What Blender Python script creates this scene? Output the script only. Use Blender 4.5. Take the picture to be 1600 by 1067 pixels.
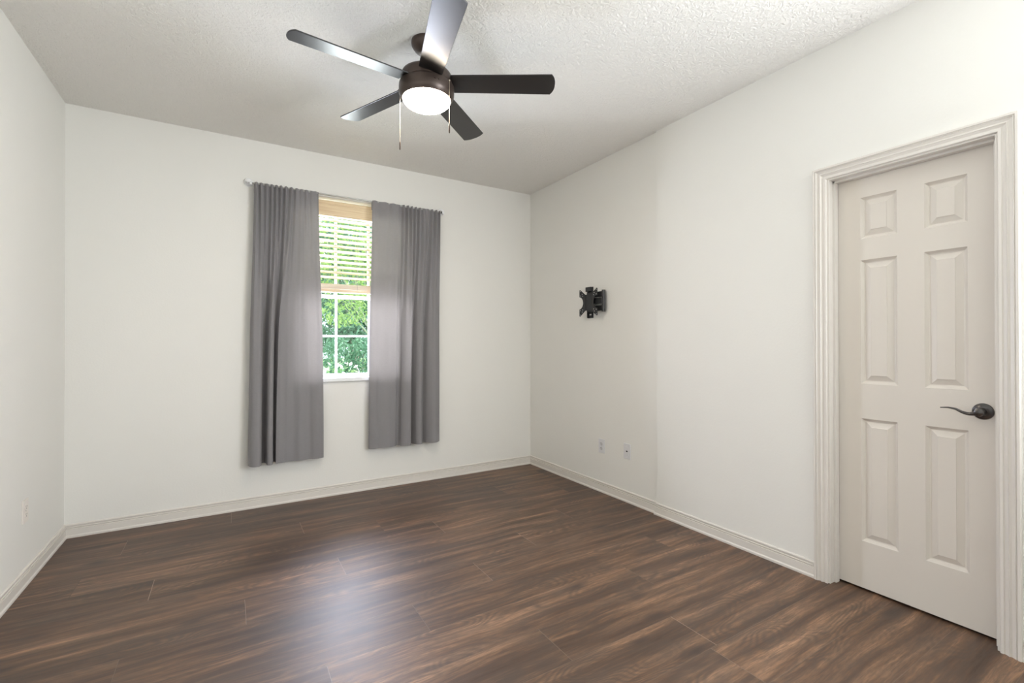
import bpy, bmesh, math, random
from mathutils import Vector, Matrix

random.seed(7)
S = bpy.context.scene
for o in list(bpy.data.objects):
    bpy.data.objects.remove(o)
COL = S.collection

# ------------------------------------------------------------------ dimensions (metres)
H = 2.74            # ceiling
W = 3.512           # room width, far part of the right wall
J = 0.015           # the near part of the right wall stands this much further in
YJ = -1.656         # where that step is
YR = -5.3           # rear wall, behind the camera
XN = W - J
WX0, WX1, WZ0, WZ1 = 1.31, 2.245, 0.945, 2.40      # window opening
DY0, DY1, DZ = -2.776, -3.383, 2.052               # door opening

# ------------------------------------------------------------------ camera
cam_d = bpy.data.cameras.new('camera')
cam = bpy.data.objects.new('camera', cam_d)
COL.objects.link(cam)
cam_d.sensor_width = 36.0
cam_d.lens = 728.34 / 1600 * 36.0
cam_d.clip_start = 0.02
yaw, pitch, roll = 0.5452, 0.0047, -0.0011
fw = Vector((math.sin(yaw) * math.cos(pitch), math.cos(yaw) * math.cos(pitch), math.sin(pitch)))
rt = Vector((math.cos(yaw), -math.sin(yaw), 0))
up = rt.cross(fw)
r2 = rt * math.cos(roll) + up * math.sin(roll)
u2 = up * math.cos(roll) - rt * math.sin(roll)
M = Matrix((r2, u2, -fw)).transposed().to_4x4()
M.translation = Vector((0.8862, -3.9683, 1.2198))
cam.matrix_world = M
S.camera = cam

# ------------------------------------------------------------------ world, sun, daylight, exposure
wd = bpy.data.worlds.new('sky')
S.world = wd
wd.use_nodes = True
bg = wd.node_tree.nodes['Background']
bg.inputs[0].default_value = (0.80, 0.90, 1.0, 1)
bg.inputs[1].default_value = 2.6

sun_d = bpy.data.lights.new('sun', 'SUN')
sun_d.energy = 5.5
sun_d.angle = math.radians(1.0)
sun_d.color = (1.0, 0.95, 0.86)
sun = bpy.data.objects.new('sun', sun_d)
COL.objects.link(sun)
sun.rotation_euler = Vector((-0.75, 0.35, -1.0)).to_track_quat('-Z', 'Y').to_euler()

# daylight added through an assumed second window, in the right wall behind the camera
def area(name, loc, direction, sx, sy, power, col):
    d = bpy.data.lights.new(name, 'AREA')
    d.shape = 'RECTANGLE'
    d.size, d.size_y, d.energy, d.color = sx, sy, power, col
    o = bpy.data.objects.new(name, d)
    COL.objects.link(o)
    o.location = loc
    o.rotation_euler = Vector(direction).to_track_quat('-Z', 'Z').to_euler()
    return o
area('daylight_side_assumed', (W + 0.24, -4.42, 1.65), (-1, 0.55, 0.65), 1.15, 1.45, 145.0, (0.90, 0.94, 1.0))  # area light added at the assumed window to light left wall and ceiling
area('daylight_front', (1.78, 0.24, 1.30), (0, -1, -0.15), 0.86, 0.66, 95.0, (0.78, 0.78, 1.0))  # added area light outside the visible window, boosts daylight at the lower sash
area('daylight_front_upper', (1.78, 0.24, 2.0), (0, -1, -0.15), 0.86, 0.70, 48.0, (0.90, 0.93, 1.0))  # weaker added area light behind the blind, at the upper sash

S.view_settings.view_transform = 'Standard'
S.view_settings.look = 'None'
S.view_settings.gamma = 1
S.view_settings.use_curve_mapping = False
S.view_settings.exposure = 0.08

# ------------------------------------------------------------------ material helpers
def nmat(name):
    m = bpy.data.materials.new(name)
    m.use_nodes = True
    nt = m.node_tree
    return m, nt, nt.nodes['Principled BSDF']

def node(nt, typ, **kw):
    n = nt.nodes.new(typ)
    for k, v in kw.items():
        setattr(n, k, v)
    return n

def put(nt, a, b):
    nt.links.new(a, b)

def simple(name, col, rough=0.5, metal=0.0, spec=0.5, bump=0.0, bscale=200, var=0.0, coat=0.0):
    m, nt, p = nmat(name)
    p.inputs['Base Color'].default_value = (*col, 1)
    p.inputs['Roughness'].default_value = rough
    p.inputs['Metallic'].default_value = metal
    p.inputs['Specular IOR Level'].default_value = spec
    p.inputs['Coat Weight'].default_value = coat
    tc = node(nt, 'ShaderNodeTexCoord')
    nz = node(nt, 'ShaderNodeTexNoise')
    nz.inputs['Scale'].default_value = bscale
    nz.inputs['Detail'].default_value = 3
    put(nt, tc.outputs['Object'], nz.inputs['Vector'])
    if bump:
        b = node(nt, 'ShaderNodeBump')
        b.inputs['Strength'].default_value = bump
        b.inputs['Distance'].default_value = 0.002
        put(nt, nz.outputs[0], b.inputs['Height'])
        put(nt, b.outputs[0], p.inputs['Normal'])
    if var:
        n2 = node(nt, 'ShaderNodeTexNoise')
        n2.inputs['Scale'].default_value = 3
        put(nt, tc.outputs['Object'], n2.inputs['Vector'])
        mx = node(nt, 'ShaderNodeMix', data_type='RGBA')
        put(nt, n2.outputs[0], mx.inputs[0])
        mx.inputs[6].default_value = (*[c * (1 - var) for c in col], 1)
        mx.inputs[7].default_value = (*[min(1, c * (1 + var)) for c in col], 1)
        put(nt, mx.outputs[2], p.inputs['Base Color'])
    return m

MAT = {}
MAT['wall'] = simple('wall_paint', (0.815, 0.806, 0.765), 0.75, bump=0.25, bscale=90, var=0.012, spec=0.25)
MAT['trim'] = simple('trim_paint', (0.725, 0.69, 0.64), 0.38)
MAT['door'] = simple('door_paint', (0.68, 0.635, 0.575), 0.45, bump=0.06, bscale=240, var=0.01)
MAT['white'] = simple('white_vinyl', (0.86, 0.87, 0.87), 0.35)
MAT['plastic'] = simple('outlet_plastic', (0.72, 0.72, 0.73), 0.35)
MAT['plastic_grey'] = simple('receptacle_plastic', (0.58, 0.575, 0.58), 0.4)
MAT['plastic_beige'] = simple('outlet_plastic_warm', (0.80, 0.75, 0.69), 0.35)
MAT['dark'] = simple('dark_slot', (0.01, 0.01, 0.012), 0.6)
MAT['bronze'] = simple('oil_rubbed_bronze', (0.020, 0.014, 0.012), 0.28, metal=0.0, spec=0.8, coat=0.3)
MAT['fan_metal'] = simple('fan_bronze_metal', (0.068, 0.049, 0.041), 0.36, metal=0.5, spec=0.5)
MAT['blade'] = simple('fan_blade_black', (0.012, 0.0105, 0.0105), 0.29, spec=0.75, bump=0.02, bscale=60)
MAT['mount'] = simple('mount_powder_black', (0.016, 0.017, 0.018), 0.45, bump=0.1, bscale=500)
MAT['steel'] = simple('rod_brushed_steel', (0.42, 0.42, 0.40), 0.35, metal=0.9)
MAT['chain'] = simple('chain_metal', (0.62, 0.55, 0.45), 0.35, metal=0.8)
MAT['pin'] = simple('pin_steel', (0.05, 0.05, 0.052), 0.4, metal=0.3)

# ceiling: sprayed knock-down texture
m, nt, p = nmat('ceiling_texture'); MAT['ceiling'] = m
p.inputs['Base Color'].default_value = (0.88, 0.86, 0.815, 1)
p.inputs['Roughness'].default_value = 0.9
p.inputs['Specular IOR Level'].default_value = 0.15
tc = node(nt, 'ShaderNodeTexCoord')
mp = node(nt, 'ShaderNodeMapping'); mp.inputs['Scale'].default_value = (1, 1, 1)
n1 = node(nt, 'ShaderNodeTexNoise'); n1.inputs['Scale'].default_value = 44; n1.inputs['Detail'].default_value = 4
n1.inputs['Roughness'].default_value = 0.62; n1.inputs['Distortion'].default_value = 1.2
put(nt, tc.outputs['Object'], mp.inputs[0]); put(nt, mp.outputs[0], n1.inputs['Vector'])
cr = node(nt, 'ShaderNodeValToRGB')
cr.color_ramp.elements[0].position = 0.38; cr.color_ramp.elements[1].position = 0.60
put(nt, n1.outputs[0], cr.inputs[0])
b = node(nt, 'ShaderNodeBump'); b.inputs['Strength'].default_value = 0.65; b.inputs['Distance'].default_value = 0.0055
put(nt, cr.outputs[0], b.inputs['Height']); put(nt, b.outputs[0], p.inputs['Normal'])

# floor: long vinyl planks, one UV patch and one random colour per plank
m, nt, p = nmat('floor_planks'); MAT['floor'] = m
def mth(op, a, b=None, c=None, clamp=False):
    n = node(nt, 'ShaderNodeMath', operation=op); n.use_clamp = clamp
    for i, v in enumerate((a, b, c)):
        if v is None: continue
        if isinstance(v, (int, float)): n.inputs[i].default_value = v
        else: put(nt, v, n.inputs[i])
    return n.outputs[0]
def vec(x, y, z):
    n = node(nt, 'ShaderNodeCombineXYZ')
    for i, v in enumerate((x, y, z)):
        if isinstance(v, (int, float)): n.inputs[i].default_value = v
        else: put(nt, v, n.inputs[i])
    return n.outputs[0]
def noise(v, scale=1.0, detail=2.0, rough=0.5, dist=0.0):
    n = node(nt, 'ShaderNodeTexNoise')
    n.inputs['Scale'].default_value = scale; n.inputs['Detail'].default_value = detail
    n.inputs['Roughness'].default_value = rough; n.inputs['Distortion'].default_value = dist
    put(nt, v, n.inputs['Vector']); return n.outputs[0]
def ramp(f, stops):
    n = node(nt, 'ShaderNodeValToRGB'); e = n.color_ramp.elements
    e[0].position, e[0].color = stops[0][0], (*stops[0][1], 1)
    e[1].position, e[1].color = stops[-1][0], (*stops[-1][1], 1)
    for pos, c in stops[1:-1]:
        k = e.new(pos); k.color = (*c, 1)
    put(nt, f, n.inputs[0]); return n.outputs[0]
def mixc(f, a, b, bt='MIX'):
    n = node(nt, 'ShaderNodeMix', data_type='RGBA', blend_type=bt)
    for i, v in ((0, f), (6, a), (7, b)):
        if isinstance(v, (int, float)): n.inputs[i].default_value = v
        elif isinstance(v, tuple): n.inputs[i].default_value = (*v, 1)
        else: put(nt, v, n.inputs[i])
    return n.outputs[2]
uvn = node(nt, 'ShaderNodeUVMap'); uvn.uv_map = 'plank'
sp = node(nt, 'ShaderNodeSeparateXYZ'); put(nt, uvn.outputs[0], sp.inputs[0])
at = node(nt, 'ShaderNodeAttribute'); at.attribute_name = 'seed'
ss = node(nt, 'ShaderNodeSeparateColor'); put(nt, at.outputs['Color'], ss.inputs[0])
sr, sg, sb = ss.outputs[0], ss.outputs[1], ss.outputs[2]
u = mth('ADD', sp.outputs[0], mth('MULTIPLY', sr, 37.0))
v = mth('ADD', sp.outputs[1], mth('MULTIPLY', sg, 13.0))
zz = mth('MULTIPLY', sb, 9.0)
# slow wander so the grain is never perfectly straight
wob = mth('MULTIPLY', mth('SUBTRACT', noise(vec(mth('MULTIPLY', u, 1.6), mth('MULTIPLY', v, 5.0), zz), 1, 2), 0.5), 0.07)
vw = mth('ADD', v, wob)
coarse = noise(vec(mth('MULTIPLY', u, 1.0), mth('MULTIPLY', vw, 15.0), zz), 1, 7, 0.66)
mid = noise(vec(mth('MULTIPLY', u, 3.0), mth('MULTIPLY', vw, 60.0), zz), 1, 5, 0.65)
fine = noise(vec(mth('MULTIPLY', u, 22.0), mth('MULTIPLY', vw, 260.0), zz), 1, 2, 0.6)
base = ramp(coarse, [(0.33, (0.036, 0.017, 0.009)), (0.44, (0.088, 0.045, 0.024)), (0.53, (0.168, 0.090, 0.048)), (0.65, (0.31, 0.176, 0.100))])
base = mixc(mth('MULTIPLY', ramp(mid, [(0.40, (1, 1, 1)), (0.60, (0, 0, 0))]), 0.55), base, (0.060, 0.035, 0.024))
# grey smoky areas
smk = noise(vec(mth('MULTIPLY', u, 2.6), mth('MULTIPLY', vw, 9.0), mth('ADD', zz, 4.0)), 1, 3, 0.6)
base = mixc(mth('MULTIPLY', ramp(smk, [(0.48, (0, 0, 0)), (0.70, (1, 1, 1))]), 0.6), base, (0.085, 0.057, 0.042))
# cathedral figure: contour lines of a stretched smooth field
fld = noise(vec(mth('MULTIPLY', u, 2.6), mth('MULTIPLY', v, 7.5), mth('ADD', zz, 2.0)), 1, 1.2, 0.4)
ring = mth('SINE', mth('MULTIPLY', fld, 120.0))
rmask = ramp(noise(vec(mth('MULTIPLY', u, 2.0), mth('MULTIPLY', v, 5.0), mth('ADD', zz, 7.0)), 1, 1), [(0.46, (0, 0, 0)), (0.60, (1, 1, 1))])
ringf = mth('MULTIPLY', mth('MULTIPLY', mth('ADD', mth('MULTIPLY', ring, 0.5), 0.5), rmask), 0.55)
base = mixc(ringf, base, (0.050, 0.034, 0.026))
base = mixc(mth('MULTIPLY', ramp(fine, [(0.38, (1, 1, 1)), (0.54, (0, 0, 0))]), 0.48), base, (0.050, 0.032, 0.023))
# knots
vr = node(nt, 'ShaderNodeTexVoronoi'); vr.inputs['Scale'].default_value = 1.0
put(nt, vec(mth('MULTIPLY', u, 2.4), mth('MULTIPLY', vw, 6.5), zz), vr.inputs['Vector'])
kn = ramp(vr.outputs['Distance'], [(0.03, (1, 1, 1)), (0.22, (0, 0, 0))])
base = mixc(mth('MULTIPLY', kn, 0.85), base, (0.035, 0.022, 0.017))
# slight tone of its own for each plank
tone = mth('ADD', mth('MULTIPLY', sb, 0.30), 0.93)
hsv = node(nt, 'ShaderNodeHueSaturation'); put(nt, base, hsv.inputs['Color']); put(nt, tone, hsv.inputs['Value'])
base = hsv.outputs[0]
# seams
PW, PL = 0.23, 1.524
def edge(c, L, w):
    d = mth('MINIMUM', c, mth('SUBTRACT', L, c))
    return mth('LESS_THAN', d, w)
ev = edge(sp.outputs[1], PW, 0.0009)
eu = edge(sp.outputs[0], PL, 0.0012)
base = mixc(mth('MULTIPLY', ev, 0.75), base, mixc(sr, (0.03, 0.02, 0.015), (0.20, 0.14, 0.10)))
base = mixc(mth('MULTIPLY', eu, 0.8), base, mixc(sg, (0.04, 0.028, 0.02), (0.42, 0.31, 0.24)))
put(nt, base, p.inputs['Base Color'])
rg = mth('ADD', 0.38, mth('MULTIPLY', fine, 0.16))
put(nt, rg, p.inputs['Roughness'])
p.inputs['Specular IOR Level'].default_value = 0.65
bh = mth('SUBTRACT', mth('ADD', mth('MULTIPLY', fine, 0.35), mth('MULTIPLY', mid, 0.3)), mth('MAXIMUM', ev, eu))
b = node(nt, 'ShaderNodeBump'); b.inputs['Strength'].default_value = 0.22; b.inputs['Distance'].default_value = 0.0012
put(nt, bh, b.inputs['Height']); put(nt, b.outputs[0], p.inputs['Normal'])

# curtain cloth: thin woven grey, lets some daylight through
def cloth(name, col, trans):
    m, nt, p = nmat(name)
    p.inputs['Base Color'].default_value = (*col, 1)
    p.inputs['Roughness'].default_value = 0.85
    p.inputs['Specular IOR Level'].default_value = 0.15
    p.inputs['Sheen Weight'].default_value = 0.15
    tl = node(nt, 'ShaderNodeBsdfTranslucent'); tl.inputs[0].default_value = (0.78, 0.68, 0.58, 1)
    mx = node(nt, 'ShaderNodeMixShader'); mx.inputs[0].default_value = trans
    out = [n for n in nt.nodes if n.type == 'OUTPUT_MATERIAL'][0]
    put(nt, p.outputs[0], mx.inputs[1]); put(nt, tl.outputs[0], mx.inputs[2]); put(nt, mx.outputs[0], out.inputs[0])
    tc = node(nt, 'ShaderNodeTexCoord')
    mp = node(nt, 'ShaderNodeMapping'); mp.inputs['Scale'].default_value = (60, 60, 700)
    nz = node(nt, 'ShaderNodeTexNoise'); nz.inputs['Scale'].default_value = 1
    put(nt, tc.outputs['Object'], mp.inputs[0]); put(nt, mp.outputs[0], nz.inputs['Vector'])
    mc = node(nt, 'ShaderNodeMix', data_type='RGBA'); put(nt, nz.outputs[0], mc.inputs[0])
    mc.inputs[6].default_value = (*[c * 0.9 for c in col], 1); mc.inputs[7].default_value = (*[c * 1.1 for c in col], 1)
    put(nt, mc.outputs[2], p.inputs['Base Color'])
    return m
MAT['cloth'] = cloth('curtain_cloth', (0.25, 0.242, 0.25), 0.025)
MAT['cloth2'] = cloth('curtain_hem_cloth', (0.235, 0.228, 0.24), 0.012)

# natural wood of the blind
def woody(name, c1, c2, trans=0.0):
    m, nt, p = nmat(name)
    tc = node(nt, 'ShaderNodeTexCoord'); mp = node(nt, 'ShaderNodeMapping'); mp.inputs['Scale'].default_value = (3, 60, 90)
    nz = node(nt, 'ShaderNodeTexNoise'); nz.inputs['Scale'].default_value = 1; nz.inputs['Detail'].default_value = 3
    put(nt, tc.outputs['Object'], mp.inputs[0]); put(nt, mp.outputs[0], nz.inputs['Vector'])
    r = node(nt, 'ShaderNodeValToRGB'); r.color_ramp.elements[0].position = .35; r.color_ramp.elements[1].position = .65
    r.color_ramp.elements[0].color = (*c1, 1); r.color_ramp.elements[1].color = (*c2, 1)
    put(nt, nz.outputs[0], r.inputs[0]); put(nt, r.outputs[0], p.inputs['Base Color'])
    p.inputs['Roughness'].default_value = 0.4
    if trans:
        tl = node(nt, 'ShaderNodeBsdfTranslucent'); put(nt, r.outputs[0], tl.inputs[0])
        mx = node(nt, 'ShaderNodeMixShader'); mx.inputs[0].default_value = trans
        out = [n for n in nt.nodes if n.type == 'OUTPUT_MATERIAL'][0]
        put(nt, p.outputs[0], mx.inputs[1]); put(nt, tl.outputs[0], mx.inputs[2]); put(nt, mx.outputs[0], out.inputs[0])
    return m
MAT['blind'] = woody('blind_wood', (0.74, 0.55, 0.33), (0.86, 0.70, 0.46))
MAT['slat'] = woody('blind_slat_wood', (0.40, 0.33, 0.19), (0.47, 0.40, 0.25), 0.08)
MAT['bark'] = woody('pale_bark', (0.42, 0.38, 0.32), (0.62, 0.58, 0.50))

# window pane: clear with a faint reflection
m, nt, p = nmat('window_glass'); MAT['glass'] = m
nt.nodes.remove(p)
tr = node(nt, 'ShaderNodeBsdfTransparent'); tr.inputs[0].default_value = (0.94, 0.97, 0.95, 1)
gl = node(nt, 'ShaderNodeBsdfGlossy'); gl.inputs['Roughness'].default_value = 0.02
fr = node(nt, 'ShaderNodeFresnel'); fr.inputs[0].default_value = 1.3
mx = node(nt, 'ShaderNodeMixShader')
out = [n for n in nt.nodes if n.type == 'OUTPUT_MATERIAL'][0]
put(nt, fr.outputs[0], mx.inputs[0]); put(nt, tr.outputs[0], mx.inputs[1]); put(nt, gl.outputs[0], mx.inputs[2]); put(nt, mx.outputs[0], out.inputs[0])

# lit opal glass
m, nt, p = nmat('opal_glass_lit'); MAT['lamp'] = m
p.inputs['Base Color'].default_value = (0.9, 0.88, 0.84, 1)
p.inputs['Roughness'].default_value = 0.25
p.inputs['Emission Color'].default_value = (1.0, 0.86, 0.70, 1)
p.inputs['Emission Strength'].default_value = 86.0

def leafmat(name, c1, c2, trans=0.35):
    m, nt, p = nmat(name)
    at = node(nt, 'ShaderNodeTexCoord')
    nz = node(nt, 'ShaderNodeTexNoise'); nz.inputs['Scale'].default_value = 5.0; nz.inputs['Detail'].default_value = 3
    put(nt, at.outputs['Object'], nz.inputs['Vector'])
    r = node(nt, 'ShaderNodeValToRGB'); r.color_ramp.elements[0].position = .38; r.color_ramp.elements[1].position = .62
    r.color_ramp.elements[0].color = (*c1, 1); r.color_ramp.elements[1].color = (*c2, 1)
    put(nt, nz.outputs[0], r.inputs[0]); put(nt, r.outputs[0], p.inputs['Base Color'])
    p.inputs['Roughness'].default_value = 0.45
    tl = node(nt, 'ShaderNodeBsdfTranslucent'); put(nt, r.outputs[0], tl.inputs[0])
    mx = node(nt, 'ShaderNodeMixShader'); mx.inputs[0].default_value = trans
    out = [n for n in nt.nodes if n.type == 'OUTPUT_MATERIAL'][0]
    put(nt, p.outputs[0], mx.inputs[1]); put(nt, tl.outputs[0], mx.inputs[2]); put(nt, mx.outputs[0], out.inputs[0])
    return m
MAT['leaf_near'] = leafmat('leaf_yellow_green', (0.26, 0.42, 0.12), (0.50, 0.64, 0.24))
MAT['leaf_far'] = leafmat('leaf_deep_green', (0.13, 0.30, 0.19), (0.26, 0.46, 0.30))
MAT['leaf_shrub'] = leafmat('leaf_shrub_green', (0.20, 0.40, 0.18), (0.48, 0.60, 0.32))
MAT['petal'] = simple('pale_petals', (0.85, 0.83, 0.84), 0.6)
MAT['grass'] = simple('lawn_green', (0.22, 0.36, 0.12), 0.9, bump=0.4, bscale=40, var=0.25)
MAT['concrete'] = simple('pale_concrete', (0.62, 0.60, 0.56), 0.8, bump=0.2, bscale=60, var=0.05)
MAT['ext'] = simple('exterior_stucco', (0.66, 0.62, 0.55), 0.85)

# ------------------------------------------------------------------ mesh helpers
def obj(name, bm, mat, parent=None, smooth=False, bevel=0.0, seg=2):
    me = bpy.data.meshes.new(name)
    bmesh.ops.recalc_face_normals(bm, faces=bm.faces[:])
    bm.to_mesh(me); bm.free()
    if smooth:
        for f in me.polygons: f.use_smooth = True
    me.materials.append(mat)
    o = bpy.data.objects.new(name, me); COL.objects.link(o)
    if parent: o.parent = parent
    if bevel:
        b = o.modifiers.new('bevel', 'BEVEL'); b.width = bevel; b.segments = seg; b.limit_method = 'ANGLE'; b.angle_limit = math.radians(40)
    if smooth:
        try:
            me.set_sharp_from_angle(angle=math.radians(38))
        except Exception:
            pass
    return o
def thing(name, label, cat, loc=(0, 0, 0), rotz=0, group=None):
    o = bpy.data.objects.new(name, None); COL.objects.link(o)
    o.location = loc; o.rotation_euler = (0, 0, rotz)
    o['label'] = label; o['category'] = cat
    if group: o['group'] = group
    return o
def tag(o, label, cat, group=None):
    o['label'] = label; o['category'] = cat
    if group: o['group'] = group
    return o
def struct(o, label=None):
    o['kind'] = 'structure'
    if label: o['label'] = label
    return o
def box(bm, x0, x1, y0, y1, z0, z1):
    vs = [bm.verts.new((x, y, z)) for x in (x0, x1) for y in (y0, y1) for z in (z0, z1)]
    for q in ((0, 1, 3, 2), (4, 6, 7, 5), (0, 4, 5, 1), (2, 3, 7, 6), (0, 2, 6, 4), (1, 5, 7, 3)):
        bm.faces.new([vs[i] for i in q])
def boxes(*bs):
    bm = bmesh.new()
    for q in bs: box(bm, *q)
    return bm
def lathe(bm, prof, seg=48, c=(0, 0, 0), axis='Z', sy=1.0):
    rings = []
    def P(r, h, a):
        x, y = r * math.cos(a), r * math.sin(a) * sy
        if axis == 'Z': q = (x, y, h)
        elif axis == 'X': q = (h, x, y)
        else: q = (x, h, y)
        return (q[0] + c[0], q[1] + c[1], q[2] + c[2])
    for r, h in prof:
        if r < 1e-6: rings.append([bm.verts.new(P(0, h, 0))])
        else: rings.append([bm.verts.new(P(r, h, 2 * math.pi * i / seg)) for i in range(seg)])
    for a, b in zip(rings, rings[1:]):
        for i in range(seg):
            j = (i + 1) % seg
            if len(a) == 1 and len(b) == 1: continue
            if len(a) == 1: bm.faces.new((a[0], b[i], b[j]))
            elif len(b) == 1: bm.faces.new((a[i], a[j], b[0]))
            else: bm.faces.new((a[i], a[j], b[j], b[i]))
    for rr in (rings[0], rings[-1]):
        if len(rr) > 2: bm.faces.new(rr)
    return bm
def tube(bm, pts, rad, seg=10):
    pts = [Vector(q) for q in pts]
    if isinstance(rad, (int, float)): rad = [rad] * len(pts)
    rings = []
    ref = Vector((0, 0, 1))
    for i, q in enumerate(pts):
        t = (pts[min(i + 1, len(pts) - 1)] - pts[max(i - 1, 0)]).normalized()
        if abs(t.dot(ref)) > 0.95: rf = Vector((1, 0, 0))
        else: rf = ref
        a = t.cross(rf).normalized(); b2 = t.cross(a).normalized()
        r = rad[i]
        ra, rb = r if isinstance(r, tuple) else (r, r)
        rings.append([bm.verts.new(q + a * math.cos(2 * math.pi * k / seg) * ra + b2 * math.sin(2 * math.pi * k / seg) * rb) for k in range(seg)])
    for a, b in zip(rings, rings[1:]):
        for k in range(seg):
            bm.faces.new((a[k], a[(k + 1) % seg], b[(k + 1) % seg], b[k]))
    bm.faces.new(rings[0]); bm.faces.new(rings[-1])
    return bm
def prism(bm, outline, holes_dummy, f0, f1):
    """outline: list of 2-D points; f0/f1 map a 2-D point to the two 3-D end faces"""
    a = [bm.verts.new(f0(q)) for q in outline]; b = [bm.verts.new(f1(q)) for q in outline]
    n = len(outline)
    bm.faces.new(a); bm.faces.new(b)
    for i in range(n):
        bm.faces.new((a[i], a[(i + 1) % n], b[(i + 1) % n], b[i]))
    return bm
def sweep(bm, prof, path, closed_prof=True):
    """path: list of functions (w,t)->xyz ; prof: list of (w,t)"""
    rows = [[bm.verts.new(f(w, t)) for w, t in prof] for f in path]
    n = len(prof)
    for a, b in zip(rows, rows[1:]):
        for i in range(n if closed_prof else n - 1):
            j = (i + 1) % n
            bm.faces.new((a[i], a[j], b[j], b[i]))
    if closed_prof:
        bm.faces.new(rows[0]); bm.faces.new(rows[-1])
    return bm

# ------------------------------------------------------------------ room shell
# floor of planks: the joints sit where they are in the photograph
joint = {0: 0.90, 1: 0.35, 2: 1.30, 3: 0.229, 4: 0.557, 5: 1.417, 6: 0.952, 7: 0.524, 8: 0.096, 9: 1.205, 10: 0.493, 11: 1.05}
bm = bmesh.new()
uvl = bm.loops.layers.uv.new('plank')
cl = bm.loops.layers.float_color.new('seed')
FX0, FX1, FY0, FY1 = 0.0, W + 0.14, YR, 0.0
k = -1
rng = random.Random(5)
while True:
    ytop = -0.02 - PW * k
    ybot = ytop - PW
    if ytop <= FY0: break
    jx = joint.get(k, rng.uniform(0, PL))
    xs = jx - PL * 2
    while xs < FX1:
        xe = xs + PL
        x0, x1, y0, y1 = max(xs, FX0), min(xe, FX1), max(ybot, FY0), min(ytop, FY1)
        if x1 > x0 + 1e-4 and y1 > y0 + 1e-4:
            c = (rng.random(), rng.random(), rng.random(), 1)
            vs = [bm.verts.new((x, y, 0)) for x, y in ((x0, y0), (x1, y0), (x1, y1), (x0, y1))]
            f = bm.faces.new(vs)
            for lp in f.loops:
                lp[uvl].uv = (lp.vert.co.x - xs, lp.vert.co.y - ybot)
                lp[cl] = c
        xs = xe
    k += 1
box(bm, FX0, FX1, FY0, FY1, -0.12, -0.004)
struct(obj('floor', bm, MAT['floor']), 'dark brown wood-look plank floor')

struct(obj('ceiling', boxes((-0.15, W + 0.35, YR - 0.15, 0.15, H, H + 0.15)), MAT['ceiling']), 'off-white sprayed texture ceiling')
T = 0.12
struct(obj('wall_back', boxes((-0.15, WX0, 0, T, -0.12, H), (WX1, W + 0.35, 0, T, -0.12, H),
                              (WX0, WX1, 0, T, -0.12, WZ0 - 0.03), (WX0, WX1, 0, T, WZ1, H)), MAT['wall']), 'white back wall with the window')
struct(obj('wall_left', boxes((-0.15, 0, YR - 0.15, 0, -0.12, H)), MAT['wall']), 'white left wall')
SY0, SY1, SZ0, SZ1 = -5.05, -3.80, 0.90, 2.40       # assumed second window, out of view
struct(obj('wall_right', boxes((W, W + 0.2, YJ, 0, -0.12, H), (XN, W + 0.2, DY0, YJ, -0.12, H),
                               (XN, W + 0.2, DY1, DY0, DZ, H), (XN, W + 0.2, SY1, DY1, -0.12, H), (XN, W + 0.2, YR - 0.15, SY0, -0.12, H),
                               (XN, W + 0.2, SY0, SY1, -0.12, SZ0), (XN, W + 0.2, SY0, SY1, SZ1, H),
                               (W + 0.13, W + 0.2, DY1, DY0, -0.12, DZ)), MAT['wall']), 'white right wall with a shallow step and the door')  # last box is an unseen panel added behind the door to block light
struct(obj('wall_rear', boxes((0, XN, YR - 0.15, YR, -0.12, H)), MAT['wall']), 'white wall behind the camera')
w2 = obj('window_2_assumed', boxes((W + 0.12, W + 0.17, SY0, SY1, SZ0, SZ0 + 0.04), (W + 0.12, W + 0.17, SY0, SY1, SZ1 - 0.04, SZ1),
                           (W + 0.12, W + 0.17, SY0, SY0 + 0.04, SZ0, SZ1), (W + 0.12, W + 0.17, SY1 - 0.04, SY1, SZ0, SZ1),
                           (W + 0.12, W + 0.17, SY0, SY1, 1.63, 1.67), (XN - 0.02, W + 0.12, SY0, SY1, SZ0 - 0.01, SZ0 + 0.015)), MAT['white'])
struct(w2, 'assumed white-framed window in the right wall, out of view behind the camera')  # unseen window, assumed from the light on the left wall and ceiling

# baseboards
BP = [(0, 0), (0.0165, 0), (0.0165, 0.0105), (0.0120, 0.0175), (0.0115, 0.050), (0.0115, 0.0545), (0.0065, 0.0555), (0.0080, 0.0600), (0.0100, 0.0625),
      (0.0100, 0.0650), (0.0050, 0.0660), (0.0065, 0.0720), (0.0085, 0.0765), (0.0085, 0.0800), (0.0055, 0.0845), (0.0030, 0.0855), (0, 0.0855)]
def bb(name, paths, label):
    bm = bmesh.new()
    for path in paths: sweep(bm, BP, path)
    return struct(obj(name, bm, MAT['trim']), label)
bb('baseboard_back', [[lambda w, t: (w, -w, t), lambda w, t: (W - w, -w, t)]], 'white moulded baseboard along the back wall')
bb('baseboard_left', [[lambda w, t: (w, -w, t), lambda w, t: (w, YR + w, t)]], 'white moulded baseboard along the left wall')
bb('baseboard_right', [[lambda w, t: (W - w, -w, t), lambda w, t: (W - w, YJ + w, t), lambda w, t: (XN - w, YJ + w, t), lambda w, t: (XN - w, DY0 + 0.0685, t)],
                       [lambda w, t: (XN - w, DY1 - 0.0685, t), lambda w, t: (XN - w, YR + w, t)]], 'white moulded baseboard along the right wall')
bb('baseboard_rear', [[lambda w, t: (w, YR + w, t), lambda w, t: (XN - w, YR + w, t)]], 'white moulded baseboard behind the camera')

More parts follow.
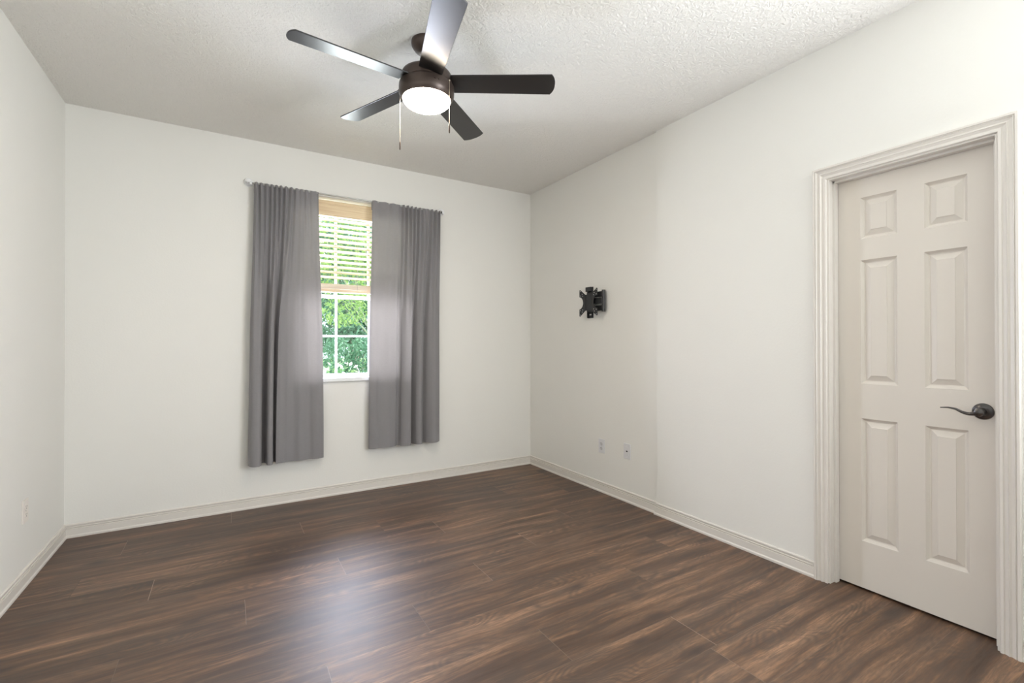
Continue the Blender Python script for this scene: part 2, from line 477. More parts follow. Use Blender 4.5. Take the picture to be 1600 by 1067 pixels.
# ------------------------------------------------------------------ door, casing, jamb
CP = [(0, 0), (0, 0.008), (0.003, 0.0115), (0.011, 0.0115), (0.0125, 0.0080), (0.016, 0.0080), (0.024, 0.0125), (0.027, 0.0160),
      (0.0285, 0.0120), (0.034, 0.0110), (0.043, 0.0150), (0.046, 0.0200), (0.0485, 0.0160), (0.051, 0.0200), (0.059, 0.0200), (0.062, 0.0155), (0.062, 0)]
I0, I1, IZ = DY0 + 0.006, DY1 - 0.006, DZ + 0.004
bm = bmesh.new()
sweep(bm, CP, [lambda w, t: (XN - t, I0 + w, 0), lambda w, t: (XN - t, I0 + w, IZ + w), lambda w, t: (XN - t, I1 - w, IZ + w), lambda w, t: (XN - t, I1 - w, 0)])
casing = struct(obj('trim_1', bm, MAT['trim']), 'white fluted casing around the door')
XJ1 = W + 0.13
bm = boxes((XN - 0.0012, XJ1, DY0 - 0.003, DY0 + 0.012, 0, DZ), (XN - 0.0012, XJ1, DY1 - 0.012, DY1 + 0.003, 0, DZ), (XN - 0.0012, XJ1, DY1, DY0, DZ - 0.003, DZ + 0.01),
           (W + 0.020, W + 0.053, DY0 - 0.014, DY0, 0, DZ), (W + 0.020, W + 0.053, DY1, DY1 + 0.014, 0, DZ), (W + 0.020, W + 0.053, DY1, DY0, DZ - 0.014, DZ))
struct(obj('trim_2', bm, MAT['trim'], bevel=0.0012), 'white door jamb with its stop')

XD = W + 0.055
d0, d1, dz0, dz1 = DY0 - 0.0045, DY1 + 0.0045, 0.012, DZ - 0.006     # door slab
pans = []
for ya, yb in ((-2.888, -3.036), (-3.137, -3.281)):
    for za, zb in ((0.243, 0.849), (1.020, 1.631), (1.736, 1.941)):
        pans.append((ya, yb, za, zb))
bm = bmesh.new()
ys = sorted({d0, d1, -2.888, -3.036, -3.137, -3.281}); zs = sorted({dz0, dz1, 0.243, 0.849, 1.020, 1.631, 1.736, 1.941})
hole = {(round(min(a, b), 3), round(c, 3)) for a, b, c, d in pans}
for a, b in zip(ys, ys[1:]):
    for c, d in zip(zs, zs[1:]):
        if (round(a, 3), round(c, 3)) in hole: continue
        bm.faces.new([bm.verts.new((XD, y, z)) for y, z in ((a, c), (b, c), (b, d), (a, d))])
for ya, yb, za, zb in pans:
    y0, y1 = min(ya, yb), max(ya, yb)
    rings = []
    for ins, dep in ((0, 0), (0.0025, 0.0035), (0.011, 0.0125), (0.0160, 0.0140), (0.0180, 0.0130), (0.040, 0.0035), (0.0412, 0.0010)):
        rings.append([bm.verts.new((XD + dep, y, z)) for y, z in ((y0 + ins, za + ins), (y1 - ins, za + ins), (y1 - ins, zb - ins), (y0 + ins, zb - ins))])
    for a, b in zip(rings, rings[1:]):
        for i in range(4): bm.faces.new((a[i], a[(i + 1) % 4], b[(i + 1) % 4], b[i]))
    bm.faces.new(rings[-1])
# back and edges
vb = [bm.verts.new((x, y, z)) for x in (XD, XD + 0.035) for y, z in ((d0, dz0), (d1, dz0), (d1, dz1), (d0, dz1))]
bm.faces.new(vb[4:])
for i in range(4): bm.faces.new((vb[i], vb[(i + 1) % 4], vb[4 + (i + 1) % 4], vb[4 + i]))
bmesh.ops.remove_doubles(bm, verts=bm.verts[:], dist=1e-5)
door = struct(obj('door_1', bm, MAT['door']), 'white six-panel interior door with a dark lever handle')
# lever handle
hy, hz = -3.326, 0.936
bm = bmesh.new()
lathe(bm, [(0, 0), (0.034, 0), (0.034, -0.003), (0.0325, -0.006), (0.026, -0.0085), (0.018, -0.0105), (0.016, -0.013), (0, -0.013)], 40, (XD, hy, hz), 'X')
rose = obj('handle_rose', bm, MAT['bronze'], door, True)
bm = bmesh.new()
lathe(bm, [(0, -0.010), (0.0145, -0.010), (0.0125, -0.018), (0.0115, -0.034), (0.0150, -0.044), (0.0165, -0.050), (0.0150, -0.058), (0.008, -0.062), (0, -0.062)], 28, (XD, hy, hz), 'X')
pts, rr = [], []
for i in range(15):
    t = i / 14
    y = hy + 0.004 + 0.118 * t
    z = hz - 0.004 + 0.0 - 0.010 * math.sin(math.pi * min(1, t * 1.7)) + 0.017 * (t ** 1.1) - 0.010 * max(0, t - 0.8) * 3
    x = XD - 0.052 + 0.006 * math.sin(math.pi * t)
    pts.append((x, y, z)); rr.append((0.0085 * (1 - t) + 0.0058 * t, 0.0068 * (1 - t) ** 1.2 + 0.0022))
tube(bm, pts, rr, 12)
lev = obj('lever', bm, MAT['bronze'], door, True)
for hzz in (0.25, 1.05, 1.80):
    bm = bmesh.new(); lathe(bm, [(0, hzz - 0.045), (0.005, hzz - 0.045), (0.005, hzz + 0.045), (0, hzz + 0.045)], 12, (XD + 0.038, d0 + 0.001 if False else DY0 - 0.004, 0))
    obj('hinge', bm, MAT['bronze'], door, True)

# ------------------------------------------------------------------ window_1
win = thing('window_1', 'white framed window with grid bars behind the curtains', 'window', (0, 0, 0))
del win['category']; win['kind'] = 'structure'
yf0, yf1 = 0.070, 0.120
fwid = 0.032
struct_f = obj('window_frame', boxes((WX0, WX0 + fwid, yf0, yf1, WZ0, WZ1), (WX1 - fwid, WX1, yf0, yf1, WZ0, WZ1),
                                     (WX0, WX1, yf0, yf1, WZ0, WZ0 + 0.012), (WX0, WX1, yf0, yf1, WZ1 - 0.03, WZ1)), MAT['white'], win, bevel=0.002)
def sash(name, z0, z1, y0, y1, zm, rb, rtop):
    sx0, sx1 = WX0 + fwid, WX1 - fwid
    st = 0.035
    o = obj(name, boxes((sx0, sx0 + st, y0, y1, z0, z1), (sx1 - st, sx1, y0, y1, z0, z1), (sx0, sx1, y0, y1, z0, z0 + rb), (sx0, sx1, y0, y1, z1 - rtop, z1)), MAT['white'], win, bevel=0.002)
    ym = (y0 + y1) / 2
    bm = boxes((1.644 - 0.009, 1.644 + 0.009, ym - 0.006, ym + 0.006, z0 + rb, z1 - rtop), (1.911 - 0.009, 1.911 + 0.009, ym - 0.006, ym + 0.006, z0 + rb, z1 - rtop),
               (sx0 + st, sx1 - st, ym - 0.0055, ym + 0.0055, zm - 0.009, zm + 0.009))
    obj('grid_bars', bm, MAT['white'], o)
    g = obj('pane', boxes((sx0 + st, sx1 - st, ym - 0.002, ym + 0.002, z0 + rb, z1 - rtop)), MAT['glass'], o)
    return o
sash('lower_sash', WZ0 + 0.008, 1.622, 0.078, 0.100, 1.285, 0.020, 0.026)
sash('upper_sash', 1.600, WZ1 - 0.02, 0.100, 0.118, 1.985, 0.026, 0.03)
obj('window_sill', boxes((WX0 - 0.0, WX1 + 0.0, -0.001, 0.08, WZ0 - 0.03, WZ0), (WX0 - 0.02, WX1 + 0.02, -0.022, 0.0, WZ0 - 0.03, WZ0)), MAT['white'], win, bevel=0.003)

# ------------------------------------------------------------------ wooden blind
bl = thing('window_blind', 'natural wood slatted blind half raised inside the window', 'blind', (0, 0, 0))
bx0, bx1 = WX0 + 0.012, WX1 - 0.012
VP_ = [(0.058, 2.255), (0.020, 2.255), (0.016, 2.259), (0.015, 2.272), (0.019, 2.276), (0.019, 2.345), (0.014, 2.350), (0.014, 2.372), (0.018, 2.378), (0.058, 2.378)]
bm = bmesh.new(); prism(bm, VP_, None, lambda q: (bx0, q[0], q[1]), lambda q: (bx1, q[0], q[1]))
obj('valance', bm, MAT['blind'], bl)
bm = bmesh.new()
yc, tilt = 0.044, math.radians(17)
zsl = 2.232
def slat(bm, z, a, wd=0.048, th=0.0028):
    n = 5; rows = []
    for i in range(n):
        s = (i / (n - 1) - 0.5) * wd
        crown = 0.0018 * (1 - (2 * s / wd) ** 2)
        rows.append((yc + s * math.cos(a), z + s * math.sin(a) + crown))
    prof = rows + [(y, zz_ - th) for y, zz_ in reversed(rows)]
    prism(bm, prof, None, lambda q: (bx0 + 0.004, q[0], q[1]), lambda q: (bx1 - 0.004, q[0], q[1]))
while zsl > 1.735:
    slat(bm, zsl, -tilt); zsl -= 0.0425
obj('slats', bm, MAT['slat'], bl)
bm = bmesh.new()
for i in range(9): slat(bm, 1.708 - i * 0.0046, 0)
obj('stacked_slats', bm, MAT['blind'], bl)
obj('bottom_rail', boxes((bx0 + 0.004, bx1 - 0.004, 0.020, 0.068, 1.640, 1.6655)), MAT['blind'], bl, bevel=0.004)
for lx in (WX0 + 0.14, (WX0 + WX1) / 2 + 0.02, WX1 - 0.14):
    bm = boxes((lx - 0.001, lx + 0.001, 0.0195, 0.0205, 1.66, 2.26), (lx - 0.001, lx + 0.001, 0.0685, 0.0695, 1.66, 2.26))
    obj('ladder_cord', bm, MAT['slat'], bl)

# ------------------------------------------------------------------ curtain rod
RY, RZ = -0.062, 2.400
rod = thing('curtain_rod', 'thin steel curtain rod across the top of the window', 'curtain rod', (0, 0, 0))
RXL, RXR = 1.022, 2.520
bm = bmesh.new(); tube(bm, [(RXL, RY, RZ), (RXR, RY, RZ)], 0.0062, 14)
obj('pole', bm, MAT['steel'], rod, True)
for s, x in ((-1, RXL), (1, RXR)):
    bm = bmesh.new()
    lathe(bm, [(0, -0.010), (0.0085, -0.010), (0.0095, -0.004), (0.0085, 0.004), (0, 0.004)], 16, (x, RY, RZ), 'X')
    obj('end_cap', bm, MAT['pin'], rod, True)
    bm = bmesh.new()
    xb = x - s * 0.012 if False else x + s * 0.004
    lathe(bm, [(0, 0), (0.031, 0), (0.031, -0.006), (0.028, -0.010), (0.0245, -0.0085), (0.014, -0.010), (0.012, -0.030), (0.013, -0.046), (0.0, -0.048)], 32, (x + s * 0.016, 0, RZ + 0.018), 'Y')
    box(bm, xb - 0.006, xb + 0.008, RY - 0.011, RY + 0.018, RZ - 0.014, RZ - 0.0065)
    box(bm, xb - 0.006, xb + 0.008, RY - 0.015, RY - 0.010, RZ - 0.014, RZ + 0.004)
    obj('wall_bracket', bm, MAT['white'], rod, True)

# ------------------------------------------------------------------ curtains
def catmull(pts, n):
    P = [Vector(q) for q in pts]
    P = [P[0] * 2 - P[1]] + P + [P[-1] * 2 - P[-2]]
    out = []
    for i in range(1, len(P) - 2):
        for k in range(n):
            t = k / n
            a, b, c, d = P[i - 1], P[i], P[i + 1], P[i + 2]
            out.append(0.5 * ((2 * b) + (c - a) * t + (2 * a - 5 * b + 4 * c - d) * t * t + (3 * b - a - 3 * c + d) * t ** 3))
    out.append(P[-2])
    return out
def curtain(name, label, top, bot, zt, zb, seed, yb=-0.060):
    """top, bot: lists (x, d) with equally many points; d is how far the cloth stands into the room"""
    n = 7
    T_, B_ = catmull([(a, b, 0) for a, b in top], n), catmull([(a, b, 0) for a, b in bot], n)
    rg = random.Random(seed)
    ph = [rg.uniform(0, 6.28) for _ in range(8)]
    N = len(T_)
    def pos(i, t, off=0.0):
        s = min(1, t * 1.35) if t < 0.5 else min(1, 0.675 + (t - 0.5) * 0.65)
        s = s * s * (3 - 2 * s) * 0.75 + s * 0.25
        a, b = T_[i], B_[i]
        u_ = i / (N - 1)
        x = a.x * (1 - s) + b.x * s
        d = a.y * (1 - s) + b.y * s
        x += 0.004 * math.sin(3.1 * t + ph[0] + u_ * 5) * t
        d += 0.0035 * math.sin(u_ * 9 + t * 7 + ph[1]) * min(1, t * 4)
        # gathers at the pocket
        g = math.exp(-t * 9)
        d += 0.0045 * g * math.sin(u_ * 95 + ph[2]) + 0.003 * g * math.sin(u_ * 61 + ph[3])
        z = zt + (zb(x) - zt) * t + (0.0015 * math.sin(u_ * 70 + ph[4]) if t == 0 else 0)
        return Vector((x, yb - d - off, z))
    R_ = 56
    def sheet(t0, t1, rows, off=0.0):
        bm = bmesh.new()
        g = [[bm.verts.new(pos(i, t0 + (t1 - t0) * r / rows, off)) for i in range(N)] for r in range(rows + 1)]
        for r in range(rows):
            for i in range(N - 1):
                bm.faces.new((g[r][i], g[r][i + 1], g[r + 1][i + 1], g[r + 1][i]))
        return bm
    th = thing(name, label, 'curtain', (0, 0, 0))
    # the cloth hangs in front of the rod; the pocket's rear layer runs behind it
    o = obj('cloth_panel', sheet(0, 1, R_), MAT['cloth'], th, True)
    obj('rod_pocket', sheet(0.0, 0.036, 4, -0.022), MAT['cloth2'], th, True)
    obj('bottom_hem', sheet(0.955, 1.0, 4, -0.0015), MAT['cloth2'], th, True)
    # header stitch line joining the two layers
    return th

lt = []
lb = [(1.006, 0.004), (1.022, 0.030), (1.050, 0.040), (1.080, 0.036), (1.093, 0.016), (1.090, -0.030), (1.112, -0.040), (1.124, -0.010), (1.126, 0.024), (1.143, 0.034),
      (1.164, 0.024), (1.160, -0.028), (1.170, -0.040), (1.184, -0.010), (1.180, 0.028), (1.200, 0.034), (1.235, 0.026), (1.262, 0.010), (1.300, 0.008), (1.345, 0.024),
      (1.385, 0.014), (1.415, 0.004), (1.445, 0.018), (1.475, 0.024), (1.500, 0.010), (1.520, 0.000)]
lb = [(a, b * (1.9 if 0 < k < 15 and b > 0 else 1.0)) for k, (a, b) in enumerate(lb)]
nl = len(lb)
xs_ = [1.040 + 0.28 * (i / 17) for i in range(17)] + [1.320 + 0.161 * (i / (nl - 18)) for i in range(nl - 17)]
for i in range(nl):
    amp = 0.013 if i < 17 else 0.004
    lt.append((xs_[i], 0.012 + amp * (1 if i % 2 else -1)))
curtain('curtain', 'grey curtain panel hanging on the left side of the window', lt, lb, 2.408, lambda x: 0.333 - 0.010 * (x - 1.0), 1)

rb_ = [(1.869, 0.000), (1.885, 0.016), (1.915, 0.024), (1.950, 0.010), (1.985, 0.016), (2.030, 0.026), (2.070, 0.018), (2.100, 0.004), (2.112, -0.020), (2.132, -0.012),
       (2.140, 0.014), (2.165, 0.030), (2.195, 0.036), (2.222, 0.026), (2.232, -0.004), (2.228, -0.030), (2.244, -0.036), (2.256, -0.004), (2.270, 0.022), (2.300, 0.030),
       (2.322, 0.018), (2.322, -0.022), (2.345, -0.030), (2.368, 0.006), (2.400, 0.026), (2.430, 0.032), (2.462, 0.022), (2.490, 0.002)]
rb_ = [(a, b * (1.7 if 9 < k < 27 and b > 0 else 1.0)) for k, (a, b) in enumerate(rb_)]
nr = len(rb_)
rt_ = []
for i in range(nr):
    t = i / (nr - 1)
    x = 1.897 + 0.25 * (i / 8) if i < 8 else 2.147 + 0.350 * ((i - 8) / (nr - 9))
    amp = 0.004 if i < 8 else 0.012
    rt_.append((x, 0.012 + amp * (1 if i % 2 else -1)))
curtain('curtain', 'grey curtain panel hanging on the right side of the window', rt_, rb_, 2.408, lambda x: 0.352, 2)

# ------------------------------------------------------------------ outlets
def outlet(name, label, cat, x, y, z, nx, mat, kind, w=0.070, h=0.116):
    """nx = +1 when the plate faces +x (left wall), -1 on the right wall"""
    t = thing(name, label, cat, (x, y, z))
    def bxs(*bs):
        return boxes(*[(min(nx * a, nx * b_), max(nx * a, nx * b_), c, d, e, f) for a, b_, c, d, e, f in bs])
    obj('face_plate', bxs((0, 0.0055, -w / 2, w / 2, -h / 2, h / 2)), mat, t, bevel=0.0018)
    if kind == 'duplex':
        for s in (-1, 1):
            bm = bmesh.new()
            lathe(bm, [(0, 0.004), (0.0170, 0.004), (0.0170, 0.0070), (0.0160, 0.0078), (0, 0.0078)] if nx > 0 else
                  [(0, -0.004), (0.0170, -0.004), (0.0170, -0.0070), (0.0160, -0.0078), (0, -0.0078)], 24, (0, 0, s * 0.0195), 'X', 0.82)
            r = obj('receptacle', bm, MAT['plastic_grey'] if nx < 0 else mat, t, True)
            sl = bxs((0.0074, 0.0082, -0.0075, -0.0058, s * 0.0195, s * 0.0195 + 0.008), (0.0074, 0.0082, 0.0058, 0.0072, s * 0.0195, s * 0.0195 + 0.007),
                     (0.0074, 0.0082, -0.002, 0.002, s * 0.0195 - 0.009, s * 0.0195 - 0.005))
            obj('slots', sl, MAT['dark'], r)
        bm = bmesh.new(); lathe(bm, [(0, 0.004 * nx), (0.003, 0.004 * nx), (0.003, 0.0065 * nx), (0, 0.0065 * nx)], 12, (0, 0, 0), 'X')
        obj('screw', bm, MAT['steel'], t)
    else:
        obj('insert', bxs((0.004, 0.0068, -0.0165, 0.0165, -0.033, 0.033)), mat, t, bevel=0.001)
        obj('port', bxs((0.0060, 0.0074, -0.0085, 0.0085, -0.0045, 0.0045)), MAT['dark'], t)
        for s in (-1, 1):
            bm = bmesh.new(); lathe(bm, [(0, 0.004 * nx), (0.003, 0.004 * nx), (0.003, 0.0065 * nx), (0, 0.0065 * nx)], 12, (0, 0, s * 0.045), 'X')
            obj('screw', bm, MAT['plastic'], t)
    return t
outlet('electrical_outlet', 'warm white duplex outlet low on the left wall', 'outlet', 0, -0.664, 0.375, 1, MAT['plastic_beige'], 'duplex', 0.075, 0.118)
outlet('electrical_outlet', 'white duplex outlet low on the right wall, nearer the corner', 'outlet', W, -1.065, 0.378, -1, MAT['plastic'], 'duplex')
outlet('cable_outlet', 'white cable wall plate with a small dark port on the right wall', 'outlet', W, -1.353, 0.390, -1, MAT['plastic'], 'port', 0.072, 0.118)

# ------------------------------------------------------------------ TV wall mount
mt = thing('tv_wall_mount', 'black folding television bracket screwed to the right wall', 'wall mount', (W, -0.930, 1.568))
# local: x toward -x is into the room; y, z in the wall plane
bm = boxes((-0.004, 0, -0.036, 0.036, -0.132, 0.132), (-0.016, -0.003, -0.030, -0.026, -0.130, 0.130), (-0.016, -0.003, 0.026, 0.030, -0.130, 0.130),
           (-0.030, -0.003, -0.034, 0.034, 0.092, 0.130))
obj('wall_plate', bm, MAT['mount'], mt, bevel=0.0015)
obj('slot', boxes((-0.0052, -0.0035, -0.014, 0.010, -0.108, -0.098)), MAT['white'], mt)
# wall knuckle, paired arm out to the elbow, single arm back
bm = bmesh.new(); lathe(bm, [(0, -0.082), (0.013, -0.082), (0.013, 0.082), (0, 0.082)], 20, (-0.028, -0.004, 0)); obj('wall_pivot', bm, MAT['mount'], mt, True)
for s in (-1, 1):
    zc = 0.058 * s
    bm = boxes((-0.042, -0.014, -0.190, 0.004, zc - 0.021, zc + 0.021))
    obj('inner_arm', bm, MAT['mount'], mt, bevel=0.003)
bm = bmesh.new(); lathe(bm, [(0, -0.088), (0.0145, -0.088), (0.0145, 0.088), (0, 0.088)], 20, (-0.034, -0.196, 0)); obj('elbow_pin', bm, MAT['pin'], mt, True)
bm = boxes((-0.064, -0.032, -0.204, -0.056, -0.024, 0.024)); obj('outer_arm', bm, MAT['mount'], mt, bevel=0.004)
bm = bmesh.new(); lathe(bm, [(0, -0.040), (0.015, -0.040), (0.015, 0.040), (0, 0.040)], 20, (-0.070, -0.070, 0)); obj('plate_pivot', bm, MAT['mount'], mt, True)
# X-shaped display plate with a round bite on each side and square hole pattern
def display_plate():
    pts = []
    def arc(cx, cz, r, a0, a1, n=12):
        return [(cx + r * math.cos(math.radians(a0 + (a1 - a0) * i / n)), cz + r * math.sin(math.radians(a0 + (a1 - a0) * i / n))) for i in range(n + 1)]
    h = 0.112
    out = []
    out += [(-h, -h + 0.006)] + [(-h, -0.052)] + arc(-h - 0.004, 0, 0.052, -78, 78) + [(-h, 0.052), (-h, h - 0.006)]
    out += arc(-h + 0.007, h - 0.007, 0.007, 180, 50, 4)
    out += [(-0.036, 0.066), (0.036, 0.066)]
    out += arc(h - 0.007, h - 0.007, 0.007, 130, 0, 4)
    out += [(h, 0.052)] + arc(h + 0.004, 0, 0.052, 102, 258) + [(h, -0.052)]
    out += arc(h - 0.007, -h + 0.007, 0.007, 0, -130, 4)
    out += [(0.036, -0.066), (-0.036, -0.066)]
    out += arc(-h + 0.007, -h + 0.007, 0.007, -50, -180, 4)
    return out
XP = -0.086
bm = bmesh.new()
prism(bm, display_plate(), None, lambda q: (XP, q[0] - 0.070, q[1] - 0.008), lambda q: (XP - 0.003, q[0] - 0.070, q[1] - 0.008))
plate = obj('display_plate', bm, MAT['mount'], mt)
bm = boxes((XP - 0.007, XP, -0.106, -0.099, -0.074, 0.058), (XP - 0.007, XP, -0.041, -0.034, -0.074, 0.058), (XP, XP + 0.016, -0.098, -0.042, -0.068, 0.052))
obj('plate_ribs', bm, MAT['mount'], plate, bevel=0.002)
bm = bmesh.new()
for a, c in ((0.100, 0.100), (0.100, 0.062), (0.075, 0.075), (0.068, 0.058)):
    for s1 in (-1, 1):
        for s2 in (-1, 1):
            bm = bmesh.new()
            lathe(bm, [(0, XP - 0.0034), (0.0036, XP - 0.0034), (0.0036, XP - 0.0026), (0, XP - 0.0026)], 12, (0, -0.070 + s1 * a, s2 * c - 0.008), 'X')
            obj('screw_hole', bm, MAT['plastic'], plate)

# ------------------------------------------------------------------ ceiling fan
FXC, FYC, FZ = 1.737, -1.738, 2.532
fan = thing('ceiling_fan', 'dark bronze five-blade ceiling fan with a lit round glass light', 'ceiling fan', (FXC, FYC, H))
z = lambda a: a - H + 0.020
bm = bmesh.new()
lathe(bm, [(0, 0), (0.076, 0), (0.077, -0.010), (0.074, -0.022), (0.060, -0.042), (0.038, -0.058), (0.024, -0.066), (0, -0.066)], 40)
obj('canopy', bm, MAT['fan_metal'], fan, True)
bm = bmesh.new(); lathe(bm, [(0, -0.060), (0.0125, -0.060), (0.0125, -0.150), (0, -0.150)], 20); lathe(bm, [(0, -0.140), (0.028, -0.140), (0.034, -0.168), (0, -0.168)], 24)
obj('downrod', bm, MAT['fan_metal'], fan, True)
bm = bmesh.new()
lathe(bm, [(0, z(2.575)), (0.060, z(2.575)), (0.100, z(2.568)), (0.122, z(2.556)), (0.129, z(2.540)), (0.129, z(2.505)), (0.120, z(2.500)), (0, z(2.500))], 64)
obj('motor_housing', bm, MAT['fan_metal'], fan, True)
bm = bmesh.new()
lathe(bm, [(0, z(2.503)), (0.130, z(2.503)), (0.137, z(2.496)), (0.138, z(2.480)), (0.137, z(2.455)), (0.131, z(2.440)), (0.1215, z(2.428)), (0.116, z(2.430)), (0, z(2.436))], 64)
kit = obj('light_housing', bm, MAT['fan_metal'], fan, True)
for az in (150, 270):
    a = math.radians(az)
    bm = bmesh.new()
    for kk in (-1, 1):
        b_ = a + kk * 0.07
        lathe(bm, [(0, -0.004), (0.005, -0.004), (0.005, 0.004), (0, 0.004)], 10, (0.137 * math.cos(b_), 0.137 * math.sin(b_), z(2.475)), 'Y')
    obj('housing_screw', bm, MAT['fan_metal'], kit)
bm = bmesh.new()
prof = [(0.1185, z(2.432))]
for i in range(0, 11):
    a = math.radians(9 * i)
    prof.append((0.1185 * math.cos(a), z(2.430) - 0.046 * math.sin(a)))
prof[-1] = (0, prof[-1][1])
lathe(bm, prof, 64)
obj('glass_shade', bm, MAT['lamp'], fan, True)
# blades
PH = -30.5
def blade_bm():
    bm = bmesh.new()
    r0, r1 = 0.125, 0.648
    w0, w1 = 0.058, 0.066
    out = [(r0, -w0), (r0 + 0.08, -w0 - 0.001)]
    out += [(r1 - 0.020, -w1)]
    for i in range(1, 12):
        t = i / 12
        yy = -w1 + 2 * w1 * t
        e = abs(2 * t - 1)
        out.append((r1 - 0.020 * e ** 2.6 - 0.0, yy))
    out += [(r1 - 0.020, w1), (r0 + 0.08, w0 + 0.001), (r0, w0)]
    prism(bm, out, None, lambda q: (q[0], q[1], -0.003), lambda q: (q[0], q[1], 0.003))
    return bm
pt = math.radians(-12)
blades = []
for i in range(5):
    if i == 0:
        bo = obj('blade', blade_bm(), MAT['blade'], fan, bevel=0.0015)
        bm = bmesh.new()
        prism(bm, [(0.060, -0.030), (0.185, -0.048), (0.200, -0.030), (0.205, 0), (0.200, 0.030), (0.185, 0.048), (0.060, 0.030)], None, lambda q: (q[0], q[1], 0.0035), lambda q: (q[0], q[1], 0.007))
        br = obj('blade_bracket', bm, MAT['fan_metal'], bo)
    else:
        bo = blades[0].copy(); COL.objects.link(bo); bo.parent = fan
        br2 = br.copy(); COL.objects.link(br2); br2.parent = bo
    bo.location = (0, 0, FZ - H)
    bo.rotation_euler = (Matrix.Rotation(math.radians(PH + 72 * i), 3, 'Z') @ Matrix.Rotation(pt, 3, 'X')).to_euler()
    blades.append(bo)
# pull chains
def chain(dx, dy, z0, z1, zf):
    bm = bmesh.new()
    n = int((z0 - z1) / 0.0065)
    tube(bm, [(dx, dy, z(z0)), (dx, dy, z(z1))], 0.0009, 6)
    for k in range(n):
        c = Vector((dx, dy, z(z0 - k * 0.0065)))
        mt_ = Matrix.Translation(c)
        bmesh.ops.create_icosphere(bm, subdivisions=1, radius=0.0017, matrix=mt_)
    ch = obj('pull_chain', bm, MAT['chain'], fan)
    bm = bmesh.new()
    lathe(bm, [(0, z(z1)), (0.0022, z(z1)), (0.0034, z(z1) - 0.006), (0.0034, z(zf) + 0.004), (0.0022, z(zf)), (0, z(zf))], 14, (dx, dy, 0))
    obj('pull_fob', bm, MAT['fan_metal'], ch, True)
    return ch
chain(-0.118, 0.062, 2.470, 2.215, 2.175)
chain(0.070, -0.122, 2.492, 2.275, 2.232)
for dx, dy, zz_ in ((0.0705, -0.1215, 2.492),):
    bm = bmesh.new(); bmesh.ops.create_icosphere(bm, subdivisions=2, radius=0.0042, matrix=Matrix.Translation((dx, dy, z(zz_))))
    obj('chain_grommet', bm, MAT['chain'], fan, True)

# ------------------------------------------------------------------ outdoors, seen through the window
GZ = -0.25
struct(obj('ground', boxes((-30, 40, -30, 45, GZ - 0.2, GZ)), MAT['grass']), 'green lawn outside')
struct(obj('driveway', boxes((-30, 40, 9.2, 13.5, GZ, GZ + 0.03)), MAT['concrete']), 'pale concrete street outside')
def leaves(bm, c, rad, n, size, rg, shell=0.35):
    for _ in range(n):
        while True:
            d = Vector((rg.uniform(-1, 1), rg.uniform(-1, 1), rg.uniform(-1, 1)))
            L = d.length
            if shell < L < 1: break
        q = Vector((c[0] + d.x * rad[0], c[1] + d.y * rad[1], c[2] + d.z * rad[2]))
        a = Vector((rg.gauss(0, 1), rg.gauss(0, 1), rg.gauss(0, 1) - 0.4)).normalized()
        b = a.cross(Vector((rg.gauss(0, 1), rg.gauss(0, 1), rg.gauss(0, 1)))).normalized()
        s = size * rg.uniform(0.6, 1.3)
        n_ = a.cross(b) * s * 0.12
        v0 = bm.verts.new(q - a * s); v1 = bm.verts.new(q + b * s * 0.38 + n_); v2 = bm.verts.new(q + a * s); v3 = bm.verts.new(q - b * s * 0.38 + n_)
        bm.faces.new((v0, v1, v2)); bm.faces.new((v0, v2, v3))
def tree(label, x, y, hgt, blobs, mat, size, n, seed, name='tree', trunk=0.12, lean=(0, 0)):
    rg = random.Random(seed)
    t = thing(name, label, 'tree', (x, y, GZ))
    bm = bmesh.new()
    top = Vector((lean[0], lean[1], hgt * 0.75))
    tube(bm, [(0, 0, 0), (lean[0] * 0.3, lean[1] * 0.3, hgt * 0.3), tuple(top)], [trunk, trunk * 0.8, trunk * 0.3], 10)
    obj('trunk', bm, MAT['bark'], t, True)
    fo = bmesh.new(); br_ = bmesh.new()
    for (dx, dy, dz, r) in blobs:
        c = Vector((dx, dy, dz))
        leaves(fo, c, (r, r, r * 0.8), int(n * r * r), size, rg)
        s = Vector((lean[0] * 0.4, lean[1] * 0.4, min(hgt * 0.45, dz * 0.7)))
        m1 = (s + c) / 2 + Vector((rg.uniform(-.15, .15), rg.uniform(-.15, .15), 0.1))
        tube(br_, [tuple(s), tuple(m1), tuple(c)], [trunk * 0.35, trunk * 0.22, trunk * 0.08], 8)
    obj('branches', br_, MAT['bark'], t, True)
    obj('foliage', fo, mat, t)
    return t
tree('yellow-green leafy tree seen close outside the window', 3.0, 5.2, 3.6, [(-0.25, 0, 2.15, 0.50), (0.25, -0.1, 2.45, 0.55), (-0.55, 0.1, 3.0, 0.55), (0.1, 0.1, 3.3, 0.6), (0.6, 0.1, 1.95, 0.45), (0.6, 0, 3.2, 0.6), (-0.7, 0.2, 3.8, 0.55), (0.0, 0.2, 4.2, 0.6)],
     MAT['leaf_near'], 0.045, 2100, 11, trunk=0.055, lean=(0.9, 0.3))
tree('wide deep green tree straight out from the window', 4.9, 14.0, 7.0, [(-1.0, 0, 2.2, 1.3), (0.5, -0.4, 2.0, 1.3), (0, 0.2, 3.6, 1.5), (-1.2, 0.3, 4.6, 1.3), (1.2, 0, 4.2, 1.3), (0.2, 0, 5.6, 1.5), (1.3, 0, 2.4, 1.2)],
     MAT['leaf_far'], 0.10, 1500, 12, trunk=0.22)
tree('tall deep green tree behind the blossoming shrubs on the left', 0.2, 19.0, 7.5, [(0, 0, 2.2, 1.7), (1.0, 0, 4.4, 1.6), (-1, 0, 4.8, 1.6), (0.3, 0, 6.4, 1.8), (1.0, -0.3, 2.3, 1.4)], MAT['leaf_far'], 0.11, 1000, 13, trunk=0.2)
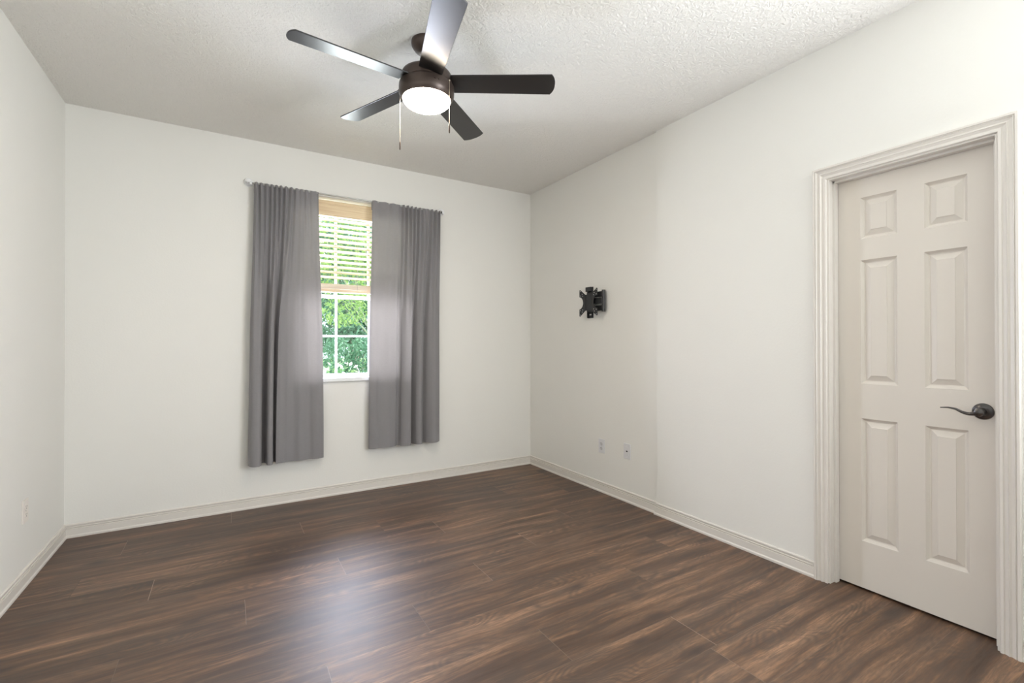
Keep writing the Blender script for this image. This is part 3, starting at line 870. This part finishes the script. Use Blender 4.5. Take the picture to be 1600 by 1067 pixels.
tree('tall deep green tree on the far right beyond the window', 9.8, 19.0, 7.5, [(0, 0, 2.6, 1.8), (-1.0, 0, 4.4, 1.6), (1, 0, 4.8, 1.6), (0, 0, 6.4, 1.8)], MAT['leaf_far'], 0.11, 1000, 14, trunk=0.2)
def hedge(label, x0, x1, y, h, mat, seed, n):
    rg = random.Random(seed)
    t = thing('hedge', label, 'hedge', ((x0 + x1) / 2, y, GZ))
    fo = bmesh.new()
    L = (x1 - x0) / 2
    for k in range(7):
        cx_ = -L + (k + 0.5) * 2 * L / 7
        leaves(fo, (cx_, 0, h * 0.5), (L / 5, 0.5, h * rg.uniform(0.46, 0.56)), n // 7, 0.07, rg, 0.3)
    obj('foliage', fo, mat, t)
    for k in range(7):
        cx_ = -L + (k + 0.5) * 2 * L / 7
        obj('stem', tube(bmesh.new(), [(cx_, 0, 0), (cx_ + 0.05, 0, h * 0.7)], [0.03, 0.01], 6), MAT['bark'], t)
hedge('long green hedge across the lawn under the far trees', 3.35, 8.5, 11.0, 1.75, MAT['leaf_far'], 31, 9000)
def shrub(label, x, y, r, h, mat, seed, flowers=0, group=None):
    rg = random.Random(seed)
    t = thing('shrub', label, 'shrub', (x, y, GZ))
    fo = bmesh.new(); leaves(fo, (0, 0, h * 0.5), (r, r, h * 0.5), int(2600 * r), 0.04, rg, 0.2)
    obj('foliage', fo, mat, t)
    for k in range(6):
        a = k * 1.05
        obj('stem', tube(bmesh.new(), [(0.02 * math.cos(a), 0.02 * math.sin(a), 0), (r * 0.5 * math.cos(a), r * 0.5 * math.sin(a), h * 0.7)], [0.012, 0.004], 6), MAT['bark'], t)
    if flowers:
        bm = bmesh.new(); leaves(bm, (0, 0, h * 0.55), (r * 1.03, r * 1.03, h * 0.52), flowers, 0.05, rg, 0.85)
        obj('blossoms', bm, MAT['petal'], t)
    return t
shrub('low shrub with pale blossoms outside the window, left', 2.30, 3.3, 0.42, 1.16, MAT['leaf_shrub'], 21, 150)
shrub('low shrub with pale blossoms outside the window, right', 3.25, 3.4, 0.42, 1.28, MAT['leaf_shrub'], 22, 220)
